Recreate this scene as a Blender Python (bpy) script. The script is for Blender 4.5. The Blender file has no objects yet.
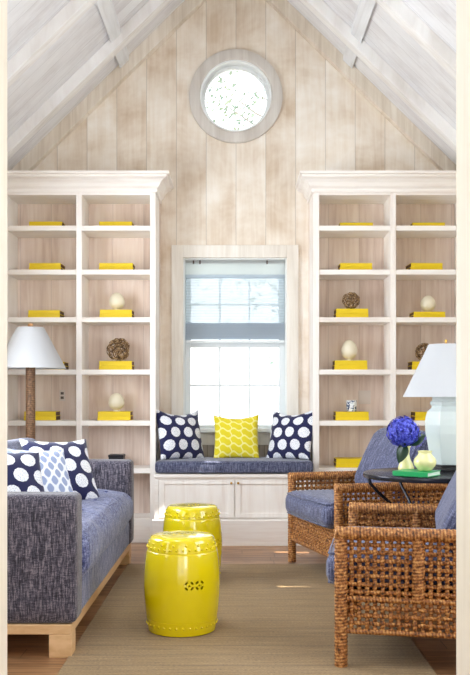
import bpy, bmesh, math, random
from mathutils import Vector, Matrix
random.seed(7)
PI = math.pi
C = bpy.context.scene.collection
scene = bpy.context.scene

# ---------------------------------------------------------------- pixel -> world helpers (measuring only)
F = 900.0; PX = 236.0; PY = 395.0; H = 1.1
def wx(px, Y): return (px - PX) * Y / F
def wz(py, Y): return H + (PY - py) * Y / F

# ---------------------------------------------------------------- mesh builder
class MB:
    def __init__(s):
        s.bm = bmesh.new(); s.uv = s.bm.loops.layers.uv.new('UVMap')
    def box(s, x0, x1, y0, y1, z0, z1, M=None):
        x0, x1 = sorted((x0, x1)); y0, y1 = sorted((y0, y1)); z0, z1 = sorted((z0, z1))
        P = [Vector(p) for p in ((x0,y0,z0),(x1,y0,z0),(x1,y1,z0),(x0,y1,z0),(x0,y0,z1),(x1,y0,z1),(x1,y1,z1),(x0,y1,z1))]
        if M: P = [M @ p for p in P]
        v = [s.bm.verts.new(p) for p in P]
        for f in ((3,2,1,0),(4,5,6,7),(0,1,5,4),(1,2,6,5),(2,3,7,6),(3,0,4,7)):
            s.bm.faces.new([v[i] for i in f])
        return s
    def grid(s, fn, nu, nv, cu=False, cv=False, uvs=(1,1), flip=False):
        vs = [[s.bm.verts.new(fn(i/nu, j/nv)) for j in range(nv + (0 if cv else 1))] for i in range(nu + (0 if cu else 1))]
        for i in range(nu):
            for j in range(nv):
                a = vs[i][j]; b = vs[(i+1) % len(vs)][j]; c = vs[(i+1) % len(vs)][(j+1) % len(vs[0])]; d = vs[i][(j+1) % len(vs[0])]
                q = [(a,i,j),(b,i+1,j),(c,i+1,j+1),(d,i,j+1)]
                if flip: q.reverse()
                try: f = s.bm.faces.new([t[0] for t in q])
                except ValueError: continue
                for l, t in zip(f.loops, q): l[s.uv].uv = (t[1]/nu*uvs[0], t[2]/nv*uvs[1])
        return vs
    def tube(s, pts, r, seg=8, closed=False, caps=True, flat=None):
        pts = [Vector(p) for p in pts]; n = len(pts)
        rs = r if isinstance(r, (list, tuple)) else [r]*n
        rings = []; up = None; L = 0
        for i, p in enumerate(pts):
            a = pts[(i-1) % n] if (closed or i > 0) else p
            b = pts[(i+1) % n] if (closed or i < n-1) else p
            t = (b - a).normalized()
            if up is None:
                up = Vector((0,0,1)) if abs(t.z) < .9 else Vector((1,0,0))
                if flat: up = Vector(flat)
            x = t.cross(up)
            if x.length < 1e-6: x = t.orthogonal()
            x.normalize(); y = x.cross(t).normalized(); up = y
            if i: L += (p - pts[i-1]).length
            k = .55 if flat else 1
            rings.append((L, [s.bm.verts.new(p + rs[i]*(math.cos(2*PI*j/seg)*x + k*math.sin(2*PI*j/seg)*y)) for j in range(seg)]))
        m = n if closed else n-1
        for i in range(m):
            l0, A = rings[i]; l1, B = rings[(i+1) % n]
            if i == n-1: l1 = l0 + .01
            for j in range(seg):
                f = s.bm.faces.new((A[j], A[(j+1) % seg], B[(j+1) % seg], B[j]))
                for l, t in zip(f.loops, ((j,l0),(j+1,l0),(j+1,l1),(j,l1))): l[s.uv].uv = (t[0]/seg, t[1])
        if not closed and caps:
            s.bm.faces.new(list(reversed(rings[0][1]))); s.bm.faces.new(rings[-1][1])
        return s
    def lathe(s, prof, seg=48, c=(0,0,0), rot=0, closed=False, sc=(1,1)):
        rings = []
        for (r, z) in prof:
            if r < 1e-5: rings.append([s.bm.verts.new((c[0], c[1], c[2]+z))])
            else: rings.append([s.bm.verts.new((c[0]+sc[0]*r*math.cos(rot+2*PI*j/seg), c[1]+sc[1]*r*math.sin(rot+2*PI*j/seg), c[2]+z)) for j in range(seg)])
        n = len(rings)
        for i in range(n if closed else n-1):
            A = rings[i]; B = rings[(i+1) % n]
            for j in range(seg):
                q = [A[j % len(A)], A[(j+1) % len(A)], B[(j+1) % len(B)], B[j % len(B)]]
                u = []
                for k in q:
                    if k not in u: u.append(k)
                if len(u) > 2:
                    f = s.bm.faces.new(u)
                    for l in f.loops:
                        l[s.uv].uv = (j/seg, l.vert.co.z)
        return s
    def prism(s, poly, d, M=None):       # poly in (x,z), extruded y: d[0]..d[1]
        A = [Vector((p[0], d[0], p[1])) for p in poly]; B = [Vector((p[0], d[1], p[1])) for p in poly]
        if M: A = [M @ p for p in A]; B = [M @ p for p in B]
        a = [s.bm.verts.new(p) for p in A]; b = [s.bm.verts.new(p) for p in B]
        s.bm.faces.new(a); s.bm.faces.new(list(reversed(b)))
        for i in range(len(a)):
            s.bm.faces.new((a[i], b[i], b[(i+1) % len(a)], a[(i+1) % len(a)]))
        return s
    def sweep(s, path, prof):            # path (x,y) open, profile (out, z) closed polygon; out = left-hand normal
        n = len(path); rings = []
        P = [Vector(p) for p in path]
        for i in range(n):
            d1 = (P[i]-P[i-1]).normalized() if i else None
            d2 = (P[i+1]-P[i]).normalized() if i < n-1 else None
            n1 = Vector((-d1.y, d1.x)) if d1 else None; n2 = Vector((-d2.y, d2.x)) if d2 else None
            if n1 is None: m = n2
            elif n2 is None: m = n1
            else:
                m = (n1+n2).normalized(); m = m / m.dot(n1)
            rings.append([s.bm.verts.new((P[i].x+m.x*o, P[i].y+m.y*o, z)) for o, z in prof])
        k = len(prof)
        for i in range(n-1):
            for j in range(k):
                s.bm.faces.new((rings[i][j], rings[i][(j+1) % k], rings[i+1][(j+1) % k], rings[i+1][j]))
        s.bm.faces.new(rings[0]); s.bm.faces.new(list(reversed(rings[-1])))
        return s
    def ball(s, c, r, sub=2, sc=(1,1,1)):
        M = Matrix.Translation(c) @ Matrix.Diagonal((*sc, 1))
        bmesh.ops.create_icosphere(s.bm, subdivisions=sub, radius=r, matrix=M)
        return s
    def build(s, name, m, parent=None, smooth=False, bevel=0, bseg=2, sub=0, loc=None, angle=None):
        bmesh.ops.recalc_face_normals(s.bm, faces=s.bm.faces)
        me = bpy.data.meshes.new(name); s.bm.to_mesh(me); s.bm.free()
        o = bpy.data.objects.new(name, me); C.objects.link(o)
        if m: me.materials.append(m)
        if smooth:
            for p in me.polygons: p.use_smooth = True
            if angle:
                me.set_sharp_from_angle(angle=math.radians(angle))
        if bevel:
            b = o.modifiers.new('bevel', 'BEVEL'); b.width = bevel; b.segments = bseg; b.limit_method = 'ANGLE'; b.angle_limit = math.radians(35)
        if sub:
            b = o.modifiers.new('sub', 'SUBSURF'); b.levels = sub; b.render_levels = sub
        if parent: o.parent = parent
        if loc: o.location = loc
        return o

def boolean(o, cutter):
    m = o.modifiers.new('cut', 'BOOLEAN'); m.operation = 'DIFFERENCE'; m.object = cutter; m.solver = 'EXACT'
    bpy.context.view_layer.update()
    dg = bpy.context.evaluated_depsgraph_get()
    me = bpy.data.meshes.new_from_object(o.evaluated_get(dg))
    o.modifiers.remove(m); o.data = me
    bpy.data.objects.remove(cutter, do_unlink=True)

def tag(o, label=None, cat=None, group=None, kind=None):
    if label: o['label'] = label
    if cat: o['category'] = cat
    if group: o['group'] = group
    if kind: o['kind'] = kind
    return o
def thing(name, label, cat, loc=(0,0,0), rz=0, group=None):
    o = bpy.data.objects.new(name, None); C.objects.link(o); o.empty_display_size = .05
    o.location = loc; o.rotation_euler = (0,0,rz)
    return tag(o, label, cat, group)
def struct(o): o['kind'] = 'structure'; return o
def children(o): return [c for c in bpy.data.objects if c.parent is o]
def copy_tree(o, parent=None):
    c = o.copy(); C.objects.link(c)
    if parent: c.parent = parent
    for ch in children(o): copy_tree(ch, c)
    return c

# ---------------------------------------------------------------- materials
def lin(c):
    return tuple(((v/255)/12.92 if v/255 <= .04045 else ((v/255+.055)/1.055)**2.4) for v in c) + (1,)
class NT:
    def __init__(s, name):
        s.m = bpy.data.materials.new(name); s.m.use_nodes = True; s.t = s.m.node_tree; s.n = s.t.nodes; s.n.clear()
        s.out = s.n.new('ShaderNodeOutputMaterial')
        s.p = s.n.new('ShaderNodeBsdfPrincipled'); s.t.links.new(s.p.outputs[0], s.out.inputs[0])
    def link(s, a, b): s.t.links.new(a, b)
    def coord(s, kind='Object'):
        if kind == 'World': return s.n.new('ShaderNodeNewGeometry').outputs['Position']
        return s.n.new('ShaderNodeTexCoord').outputs[kind]
    def math(s, op, a, b=None, c=None):
        q = s.n.new('ShaderNodeMath'); q.operation = op
        for i, v in enumerate((a, b, c)):
            if v is None: continue
            if isinstance(v, (int, float)): q.inputs[i].default_value = v
            else: s.link(v, q.inputs[i])
        return q.outputs[0]
    def sep(s, v):
        q = s.n.new('ShaderNodeSeparateXYZ'); s.link(v, q.inputs[0]); return q.outputs
    def comb(s, x, y, z):
        q = s.n.new('ShaderNodeCombineXYZ')
        for i, v in enumerate((x, y, z)):
            if isinstance(v, (int, float)): q.inputs[i].default_value = v
            else: s.link(v, q.inputs[i])
        return q.outputs[0]
    def scale(s, v, sc):
        q = s.n.new('ShaderNodeMapping'); s.link(v, q.inputs[0]); q.inputs['Scale'].default_value = sc; return q.outputs[0]
    def noise(s, v, sc=1, detail=3, rough=.5, dist=0):
        q = s.n.new('ShaderNodeTexNoise'); s.link(v, q.inputs['Vector']); q.inputs['Scale'].default_value = sc
        q.inputs['Detail'].default_value = detail; q.inputs['Roughness'].default_value = rough; q.inputs['Distortion'].default_value = dist
        return q.outputs['Fac']
    def white(s, w):
        q = s.n.new('ShaderNodeTexWhiteNoise'); q.noise_dimensions = '1D'; s.link(w, q.inputs['W']); return q.outputs['Value']
    def ramp(s, f, stops):
        q = s.n.new('ShaderNodeValToRGB'); s.link(f, q.inputs[0]); e = q.color_ramp.elements
        while len(e) < len(stops): e.new(.5)
        for el, (p, c) in zip(e, stops):
            el.position = p; el.color = c if len(c) == 4 else lin(c)
        return q.outputs[0]
    def mix(s, f, a, b, mode='MIX'):
        q = s.n.new('ShaderNodeMix'); q.data_type = 'RGBA'; q.blend_type = mode
        for k, v in ((0, f), (6, a), (7, b)):
            if isinstance(v, (int, float)): q.inputs[k].default_value = v
            elif isinstance(v, tuple): q.inputs[k].default_value = v
            else: s.link(v, q.inputs[k])
        return q.outputs[2]
    def col(s, v):
        if isinstance(v, tuple): s.p.inputs['Base Color'].default_value = v
        else: s.link(v, s.p.inputs['Base Color'])
    def set(s, **k):
        for a, v in k.items():
            i = s.p.inputs[a.replace('_', ' ')]
            i.default_value = v
        return s
    def bump(s, h, st=.3, dist=.002):
        b = s.n.new('ShaderNodeBump'); b.inputs['Strength'].default_value = st; b.inputs['Distance'].default_value = dist
        s.link(h, b.inputs['Height']); s.link(b.outputs[0], s.p.inputs['Normal'])

def plain(name, c, rough=.5, metal=0, coat=0, noise=0, **k):
    t = NT(name); col = lin(c)
    if noise:
        n = t.noise(t.coord(), 25, 3)
        t.col(t.mix(n, tuple(x*(1-noise) for x in col[:3])+(1,), tuple(min(1, x*(1+noise)) for x in col[:3])+(1,)))
    else: t.col(col)
    t.set(Roughness=rough, Metallic=metal, Coat_Weight=coat, **k); return t.m

def pickled(name, light, mid, dark, across, along, board=0, src='World', rough=.6, gap=.35, var=.5, blotch=0.0):
    """whitewashed pine: grain stretched along one axis, optional boards with their own tone"""
    t = NT(name); o = t.sep(t.coord(src)); A = o[across]; L = o[along]
    third = [i for i in range(3) if i not in (across, along)][0]
    T = o[third]
    if board:
        bi = t.math('DIVIDE', A, board); fl = t.math('FLOOR', bi); fr = t.math('FRACT', bi); w = t.white(fl)
    else: w = None
    off = t.math('MULTIPLY', w, 17.0) if board else 0.0
    v1 = t.comb(t.math('MULTIPLY', A, 26), t.math('ADD', t.math('MULTIPLY', L, 1.6), off), t.math('MULTIPLY', T, 6))
    n1 = t.noise(v1, 1, 5, .6, .6)
    v2 = t.comb(t.math('MULTIPLY', A, 5), t.math('ADD', t.math('MULTIPLY', L, 1.2), off), t.math('MULTIPLY', T, 2))
    n2 = t.noise(v2, 1, 3, .55, .4)
    n3 = t.noise(t.comb(t.math('MULTIPLY', A, 2.2), t.math('ADD', t.math('MULTIPLY', L, 2.6), off), T), 1, 4, .65, .3)
    f = t.math('ADD', t.math('ADD', t.math('MULTIPLY', n1, .5-blotch*.5), t.math('MULTIPLY', n2, .5-blotch*.5)), t.math('MULTIPLY', n3, blotch))
    if board: f = t.math('ADD', f, t.math('MULTIPLY', t.math('SUBTRACT', w, .5), .16*var))
    c = t.ramp(f, [(.34, dark), (.5, mid), (.64, light)])
    if board:
        e = t.math('ABSOLUTE', t.math('SUBTRACT', fr, .5)); g = t.math('GREATER_THAN', e, .5 - .0025/board)
        c = t.mix(t.math('MULTIPLY', g, gap), c, lin(tuple(int(x*.5) for x in dark)))
    t.col(c); t.set(Roughness=rough); t.bump(n1, .15, .001)
    return t.m

M = {}
M['gable'] = pickled('whitewashed_gable_boards', (250,245,237), (236,225,210), (209,188,163), 0, 2, .235, var=.5, blotch=.55)
M['ceil'] = pickled('whitewashed_ceiling_boards', (243,244,246), (233,233,235), (212,209,210), 1, 2, .14, blotch=.4, gap=.22)
M['rake'] = pickled('tan_rake_board', (240,232,219), (226,215,199), (206,192,173), 0, 2)
M['rafter'] = pickled('whitewashed_rafter', (248,248,247), (238,236,234), (218,213,208), 1, 2)
M['purlin'] = pickled('whitewashed_purlin', (240,243,246), (230,232,234), (212,212,212), 0, 1)
M['case_v'] = pickled('white_pickled_upright', (253,250,246), (247,242,237), (234,224,216), 0, 2)
M['case_h'] = pickled('white_pickled_rail', (253,250,246), (247,242,237), (234,224,216), 2, 0)
M['case_back'] = pickled('pinkish_pickled_back', (247,234,225), (234,217,206), (212,190,177), 0, 2, .24, gap=.2)
M['casing'] = pickled('window_casing_wood', (246,242,235), (236,230,220), (220,211,199), 0, 2)
M['ring'] = pickled('grey_washed_ring', (222,218,212), (209,203,196), (192,184,176), 0, 2)
M['bead'] = pickled('beadboard', (196,184,170), (180,166,151), (160,145,130), 0, 2, .045, gap=.6)
M['wall'] = pickled('side_wall_boards', (236,228,214), (222,210,192), (204,187,165), 1, 2, .2)
M['white'] = plain('white_satin_paint', (240,244,244), .35)
M['jamb'] = pickled('cream_painted_jamb', (234,228,216), (228,221,207), (220,211,195), 1, 2, rough=.45)
M['sash'] = plain('white_sash_paint', (232,238,240), .4)

def floor_mat():
    t = NT('oak_floor_planks'); o = t.sep(t.coord('World'))
    bi = t.math('DIVIDE', o[1], .13); fl = t.math('FLOOR', bi); fr = t.math('FRACT', bi); w = t.white(fl)
    v = t.comb(t.math('ADD', t.math('MULTIPLY', o[0], 2.2), t.math('MULTIPLY', w, 30)), t.math('MULTIPLY', o[1], 30), 0)
    n = t.noise(v, 1, 5, .6, 1.2)
    f = t.math('ADD', n, t.math('MULTIPLY', t.math('SUBTRACT', w, .5), .25))
    c = t.ramp(f, [(.3, (112,76,50)), (.5, (158,116,80)), (.7, (190,148,108))])
    xj = t.math('FRACT', t.math('ADD', t.math('DIVIDE', o[0], 1.7), t.math('MULTIPLY', w, 5.3)))
    g = t.math('MAXIMUM', t.math('GREATER_THAN', t.math('ABSOLUTE', t.math('SUBTRACT', fr, .5)), .485), t.math('LESS_THAN', xj, .003))
    t.col(t.mix(t.math('MULTIPLY', g, .6), c, lin((60,40,28)))); t.set(Roughness=.38, Coat_Weight=.15); t.bump(n, .1, .001)
    return t.m
M['floor'] = floor_mat()
def rug_mat():
    t = NT('sisal_rug_weave'); o = t.sep(t.coord('World'))
    rib = t.math('SINE', t.math('MULTIPLY', o[1], 2*PI/.0125))
    bi = t.math('FRACT', t.math('DIVIDE', o[1], .145)); line = t.math('LESS_THAN', bi, .11)
    n = t.noise(t.comb(t.math('MULTIPLY', o[0], 90), t.math('MULTIPLY', o[1], 160), 0), 1, 3)
    n2 = t.noise(t.comb(t.math('MULTIPLY', o[0], 4), t.math('MULTIPLY', o[1], 60), 0), 1, 3)
    f = t.math('ADD', t.math('MULTIPLY', n, .5), t.math('ADD', t.math('MULTIPLY', n2, .35), t.math('MULTIPLY', rib, .06)))
    c = t.ramp(f, [(.25, (98,74,44)), (.45, (150,121,80)), (.65, (188,160,115))])
    t.col(t.mix(t.math('MULTIPLY', line, .5), c, lin((112,90,62)))); t.set(Roughness=.75, Sheen_Weight=.15)
    t.bump(t.math('ADD', rib, n), .4, .003); return t.m
M['rug'] = rug_mat()
def tweed(name, dark, mid, light, sc=1.0, crease=0):
    t = NT(name); v = t.coord()
    a = t.noise(t.scale(v, (150*sc, 150*sc, 14*sc)), 1, 2, .6)
    b = t.noise(t.scale(v, (30*sc, 30*sc, 190*sc)), 1, 2, .6)
    d = t.noise(v, 220*sc, 2)
    f = t.math('ADD', t.math('MULTIPLY', a, .5), t.math('ADD', t.math('MULTIPLY', b, .27), t.math('MULTIPLY', d, .23)))
    c = t.ramp(f, [(.40, dark), (.5, mid), (.61, light)])
    t.col(c); t.set(Roughness=.85, Sheen_Weight=.25); t.bump(f, .5, .004)
    if crease:
        fb = [q for q in t.n if q.type == 'BUMP'][0]; b = t.n.new('ShaderNodeBump'); b.inputs['Strength'].default_value = crease; b.inputs['Distance'].default_value = .03
        t.link(t.noise(t.scale(v, (9, 6, 9)), 1, 3, .5, 1.2), b.inputs['Height']); t.link(b.outputs[0], fb.inputs['Normal'])
    return t.m
M['sofa'] = tweed('navy_tweed', (22,21,32), (66,62,78), (136,128,138), 1.5)
M['sofa_seat'] = tweed('tweed_blue_cast', (26,32,72), (74,82,132), (156,162,192), 1.2, .8)  # copy of the sofa tweed with the window's blue cast in its colour
M['seat_cloth'] = tweed('blue_chambray', (36,40,70), (74,79,113), (126,131,160), 1.0, .35)
M['bench_cloth'] = tweed('dark_blue_bench_weave', (36,40,66), (76,81,110), (126,130,154), 1.2)
M['pale_oak'] = pickled('pale_oak', (226,190,146), (208,168,122), (186,144,98), 2, 1, src='Object', rough=.5)

def dots():
    t = NT('navy_dot_print'); u = t.sep(t.coord('UV')); fx = 8.4; fy = 9.8
    def lat(ox, oy):
        x = t.math('SUBTRACT', t.math('FRACT', t.math('ADD', t.math('MULTIPLY', u[0], fx), ox)), .5)
        y = t.math('SUBTRACT', t.math('FRACT', t.math('ADD', t.math('MULTIPLY', u[1], fy/2), oy)), .5)
        x = t.math('DIVIDE', x, fx); y = t.math('DIVIDE', y, fy/2)
        return t.math('SQRT', t.math('ADD', t.math('MULTIPLY', x, x), t.math('MULTIPLY', y, y))), t.math('ARCTAN2', y, x)
    d1, a1 = lat(0, 0); d2, a2 = lat(.5, .5)
    # ragged flower edge: radius wobbles with angle
    def m(d, a):
        r = t.math('ADD', .0425, t.math('MULTIPLY', t.math('SINE', t.math('MULTIPLY', a, 11)), .0008))
        return t.math('LESS_THAN', d, r)
    mask = t.math('MAXIMUM', m(d1, a1), m(d2, a2))
    sp = t.noise(t.coord('UV'), 190, 2); speck = t.math('GREATER_THAN', sp, .57)
    c = t.mix(t.math('MULTIPLY', speck, .55), lin((240,242,246)), lin((70,84,150)))
    t.col(t.mix(mask, lin((10,15,70)), c)); t.set(Roughness=.8, Sheen_Weight=.2)
    t.bump(t.noise(t.coord('UV'), 200, 2), .2, .002); return t.m
M['dots'] = dots()
def yellow_print():
    t = NT('yellow_link_print'); u = t.sep(t.coord('UV'))
    wob = t.math('MULTIPLY', t.math('SINE', t.math('MULTIPLY', u[0], 2*PI*4)), .035)
    y = t.math('FRACT', t.math('MULTIPLY', t.math('ADD', u[1], wob), 5.5))
    l1 = t.math('LESS_THAN', t.math('ABSOLUTE', t.math('SUBTRACT', y, .5)), .11)
    wob2 = t.math('MULTIPLY', t.math('SINE', t.math('MULTIPLY', u[1], 2*PI*5.5)), .02)
    x = t.math('FRACT', t.math('MULTIPLY', t.math('ADD', u[0], wob2), 4))
    l2 = t.math('LESS_THAN', t.math('ABSOLUTE', t.math('SUBTRACT', x, .5)), .06)
    t.col(t.mix(t.math('MULTIPLY', t.math('MAXIMUM', l1, l2), .75), lin((226,208,24)), lin((244,238,160))))
    t.set(Roughness=.8, Sheen_Weight=.2); return t.m
M['yprint'] = yellow_print()
def lattice():
    t = NT('pale_blue_lattice_print'); u = t.sep(t.coord('UV'))
    x = t.math('MULTIPLY', u[0], 2*PI*5.5); y = t.math('MULTIPLY', u[1], 2*PI*4)
    a = t.math('ABSOLUTE', t.math('ADD', t.math('COSINE', x), t.math('COSINE', y)))
    n = t.noise(t.coord('UV'), 40, 2)
    c = t.ramp(t.math('ADD', a, t.math('MULTIPLY', t.math('SUBTRACT', n, .5), .5)), [(.0, (240,244,250)), (.55, (232,237,246)), (.72, (176,188,214)), (1.0, (150,164,200))])
    t.col(c); t.set(Roughness=.8, Sheen_Weight=.2); return t.m
M['lattice'] = lattice()

def rattan(name, dark, mid, light):
    t = NT(name); u = t.sep(t.coord('UV'))
    vv = t.math('ADD', t.math('MULTIPLY', u[1], 2*PI/.013), t.math('MULTIPLY', u[0], 2*PI))
    w = t.math('SINE', vv)
    n = t.noise(t.coord(), 70, 4, .6)
    f = t.math('ADD', t.math('MULTIPLY', w, .07), n)
    c = t.ramp(f, [(.3, dark), (.5, mid), (.72, light)])
    t.col(c); t.set(Roughness=.5, Coat_Weight=.08); t.bump(t.math('ADD', f, t.math('MULTIPLY', w, .1)), .8, .005); return t.m
M['rattan'] = rattan('seagrass_rope', (66,34,10), (162,100,46), (226,172,104))
M['rattan_dark'] = rattan('dark_cane_wrap', (74,50,32), (120,86,58), (160,122,88))
def lattice_glaze(): pass
M['ygloss'] = plain('yellow_glaze', (226,205,8), .12, coat=.6)
M['book'] = plain('yellow_book_cloth', (226,196,6), .5, noise=.06)
M['pages'] = plain('brown_page_block', (104,76,56), .7, noise=.15)
M['egg'] = plain('cream_shell', (232,224,200), .45, noise=.05)
def twig():
    t = NT('brown_twigs'); n = t.noise(t.coord(), 5, 2)
    t.col(t.ramp(n, [(.38, (74,52,34)), (.5, (140,106,68)), (.62, (206,176,132))])); t.set(Roughness=.7); return t.m
M['twig'] = twig()
M['brass'] = plain('aged_brass', (190,150,80), .3, 1)
M['black'] = plain('black_lacquer', (18,18,22), .25)
M['table'] = plain('dark_bronze_metal', (52,52,60), .22, .55)
M['celadon'] = plain('pale_celadon_glaze', (218,229,228), .15, coat=.5)
M['cream'] = plain('pale_yellow_glaze', (226,222,160), .2, coat=.4, noise=.04)
M['green'] = plain('green_book_cover', (18,158,88), .35)
M['paper'] = plain('book_pages_white', (206,224,206), .8)
M['leaf'] = plain('dark_green_leaf', (22,54,34), .35, noise=.3)
def petal():
    t = NT('blue_hydrangea_petal'); n = t.noise(t.coord(), 70, 2)
    t.col(t.ramp(n, [(.35, (34,38,140)), (.5, (56,62,186)), (.68, (110,120,222))])); t.set(Roughness=.6); return t.m
M['petal'] = petal()
M['sprig'] = plain('lilac_sprig', (120,112,190), .6, noise=.2)
M['plate'] = plain('outlet_plastic', (222,212,204), .4)
M['slot'] = plain('outlet_slots', (90,80,75), .5)
M['darkbox'] = plain('dark_wire', (48,46,52), .4, .6)
M['trunk'] = plain('tree_bark', (150,142,134), .9, noise=.2)
M['grass'] = plain('dry_ground', (190,186,178), .9, noise=.2)
def shade_mat():
    t = NT('white_lamp_shade_paper'); t.col(lin((208,210,214))); t.set(Roughness=.8)
    tr = t.n.new('ShaderNodeBsdfTranslucent'); tr.inputs[0].default_value = lin((246,246,246))
    mx = t.n.new('ShaderNodeMixShader'); mx.inputs[0].default_value = .35
    t.link(t.p.outputs[0], mx.inputs[1]); t.link(tr.outputs[0], mx.inputs[2]); t.link(mx.outputs[0], t.out.inputs[0]); return t.m
M['shade'] = shade_mat()
def blind_mat(name, c, transp, lines):
    t = NT(name); o = t.sep(t.coord('World')); s = t.math('SINE', t.math('MULTIPLY', o[2], 2*PI/lines))
    t.col(lin(c)); t.set(Roughness=.8)
    tr = t.n.new('ShaderNodeBsdfTranslucent'); tr.inputs[0].default_value = lin(c)
    tp = t.n.new('ShaderNodeBsdfTransparent'); tp.inputs[0].default_value = (.95,.97,1,1)
    m1 = t.n.new('ShaderNodeMixShader'); m1.inputs[0].default_value = .6
    m2 = t.n.new('ShaderNodeMixShader'); t.link(t.math('ADD', transp, t.math('MULTIPLY', s, transp*.15)), m2.inputs[0])
    t.link(t.p.outputs[0], m1.inputs[1]); t.link(tr.outputs[0], m1.inputs[2]); t.link(m1.outputs[0], m2.inputs[1]); t.link(tp.outputs[0], m2.inputs[2])
    t.link(m2.outputs[0], t.out.inputs[0]); return t.m
M['sheer'] = blind_mat('sheer_woven_blind', (226,236,240), .4, .022)
M['valance'] = blind_mat('blind_valance', (238,244,244), .03, .03)
M['stack'] = blind_mat('folded_blind', (214,224,232), .15, .012)
def glass_mat():
    t = NT('window_glass'); tp = t.n.new('ShaderNodeBsdfTransparent'); g = t.n.new('ShaderNodeBsdfGlossy'); g.inputs['Roughness'].default_value = .02
    fr = t.n.new('ShaderNodeFresnel'); mx = t.n.new('ShaderNodeMixShader')
    t.link(fr.outputs[0], mx.inputs[0]); t.link(tp.outputs[0], mx.inputs[1]); t.link(g.outputs[0], mx.inputs[2]); t.link(mx.outputs[0], t.out.inputs[0])
    t.n.remove(t.p); return t.m
M['glass'] = glass_mat()
def leaves_mat():
    t = NT('garden_leaves'); n = t.noise(t.coord('World'), 3, 3)
    t.col(t.ramp(n, [(.3, (96,118,108)), (.7, (158,166,136))])); t.set(Roughness=.7); return t.m
M['leaves'] = leaves_mat()

# ================================================================= THE ROOM
YW = 7.10            # window wall
WX = 1.78            # side walls
SL = .975            # roof slope
AZ = 4.575            # ceiling apex (inside)
YD0, YD1 = 2.06, 2.20
def cz(x): return AZ - SL*abs(x)

struct(MB().box(-2.2, 2.2, -2.0, 7.4, -.12, 0).build('floor', M['floor']))
# window wall with gable, cut by the window and the round window
OX0, OX1 = wx(183.3, YW), wx(286.7, YW); OZ0, OZ1 = wz(430, YW), wz(258, YW)
RC = (wx(235.8, YW), wz(97, YW)); RR = 35.6/F*YW
w = MB().prism([(-WX-.14, 0), (WX+.14, 0), (WX+.14, cz(WX+.14)+.05), (0, AZ+.05), (-WX-.14, cz(WX+.14)+.05)], (YW, YW+.16)).build('wall_back', M['gable'])
boolean(w, MB().box(OX0, OX1, YW-.2, YW+.4, OZ0, OZ1).build('c', None))
mb = MB(); mb.prism([(RC[0]+RR*math.cos(2*PI*i/64), RC[1]+RR*math.sin(2*PI*i/64)) for i in range(64)], (YW-.2, YW+.4)); boolean(w, mb.build('c', None))
struct(w)
# side walls; the left one has a broad window, the right one unseen slots shaped to cast the sun patches
def wall_x(x0, x1, holes, name):
    mb = MB(); top = 2.98
    ys = sorted({YD0, YW+.16, *[h[0] for h in holes], *[h[1] for h in holes]})
    for a, b in zip(ys, ys[1:]):
        hs = [h for h in holes if h[0] <= a and h[1] >= b]
        z = 0
        for h in sorted(hs, key=lambda h: h[2]):
            mb.box(x0, x1, a, b, z, h[2]); z = h[3]
        mb.box(x0, x1, a, b, z, top)
    return struct(mb.build(name, M['wall']))
wall_x(-WX-.14, -WX, [(2.5, 3.6, .75, 2.3), (4.15, 5.6, .75, 2.3)], 'wall_left')
slotsR = [(a-.017, b, c, d+.143) for a, b, c, d in ((6.28, 6.36, 2.55, 2.66), (6.10, 6.15, 1.295, 1.54), (4.93, 4.96, 1.39, 1.59))]
wall_x(WX, WX+.14, slotsR + [(2.6, 4.2, .75, 2.2)], 'wall_right')
# front wall with the doorway the photograph is taken through
DX0, DX1 = -.5586, .538
w = MB().prism([(-WX-.14, 0), (WX+.14, 0), (WX+.14, cz(WX+.14)+.05), (0, AZ+.05), (-WX-.14, cz(WX+.14)+.05)], (YD0, YD1)).build('wall_front', M['wall'])
boolean(w, MB().box(DX0-.02, DX1+.02, YD0-.2, YD1+.2, -.1, 2.42).build('c', None)); struct(w)
mb = MB()
mb.box(DX0-.02, DX0, YD0-.005, YD1, 0, 2.42).box(DX1, DX1+.02, YD0-.005, YD1, 0, 2.42).box(DX0-.02, DX1+.02, YD0-.005, YD1, 2.40, 2.42)
mb.box(DX0-.11, DX0, YD0-.025, YD0-.005, 0, 2.5).box(DX1, DX1+.11, YD0-.025, YD0-.005, 0, 2.5).box(DX0-.11, DX1+.11, YD0-.025, YD0-.005, 2.42, 2.52)
struct(mb.build('trim_1', M['jamb'], bevel=.002))
# ceiling slopes (a skylight over the left slope, out of frame)
mb = MB()
def slope(sgn, xa, xb, ya, yb, t=.12):
    P = [(sgn*xa, cz(xa)), (sgn*xb, cz(xb)), (sgn*xb, cz(xb)+t), (sgn*xa, cz(xa)+t)]
    mb.prism(P, (ya, yb))
slope(1, 0, WX+.01, YD0, YW+.16)
for a in ((0, .25, YD0, YW+.16), (.25, 1.15, YD0, 2.7), (.25, 1.15, 4.55, YW+.16), (1.15, WX+.14, YD0, YW+.16)): slope(-1, *a)
struct(mb.build('ceiling', M['ceil']))
# rafters
def rafter(y0, y1, name, m='rafter', drop=.115):
    mb = MB()
    for s in (-1, 1):
        xe = WX - .005
        mb.prism([(0, AZ-.001), (s*xe, cz(xe)-.001), (s*xe, cz(xe)-drop), (0, AZ-drop)], (y0, y1))
    return struct(mb.build(name, M[m], bevel=.003))
n = 2
for y0, y1 in ((5.62, 5.72), (6.52, 6.62), (4.70, 4.80), (3.80, 3.90), (2.90, 3.00)):
    rafter(y0, y1, 'trim_%d' % n); n += 1
rafter(YW-.07, YW, 'trim_%d' % n, 'rake', drop=.14); n += 1
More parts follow.
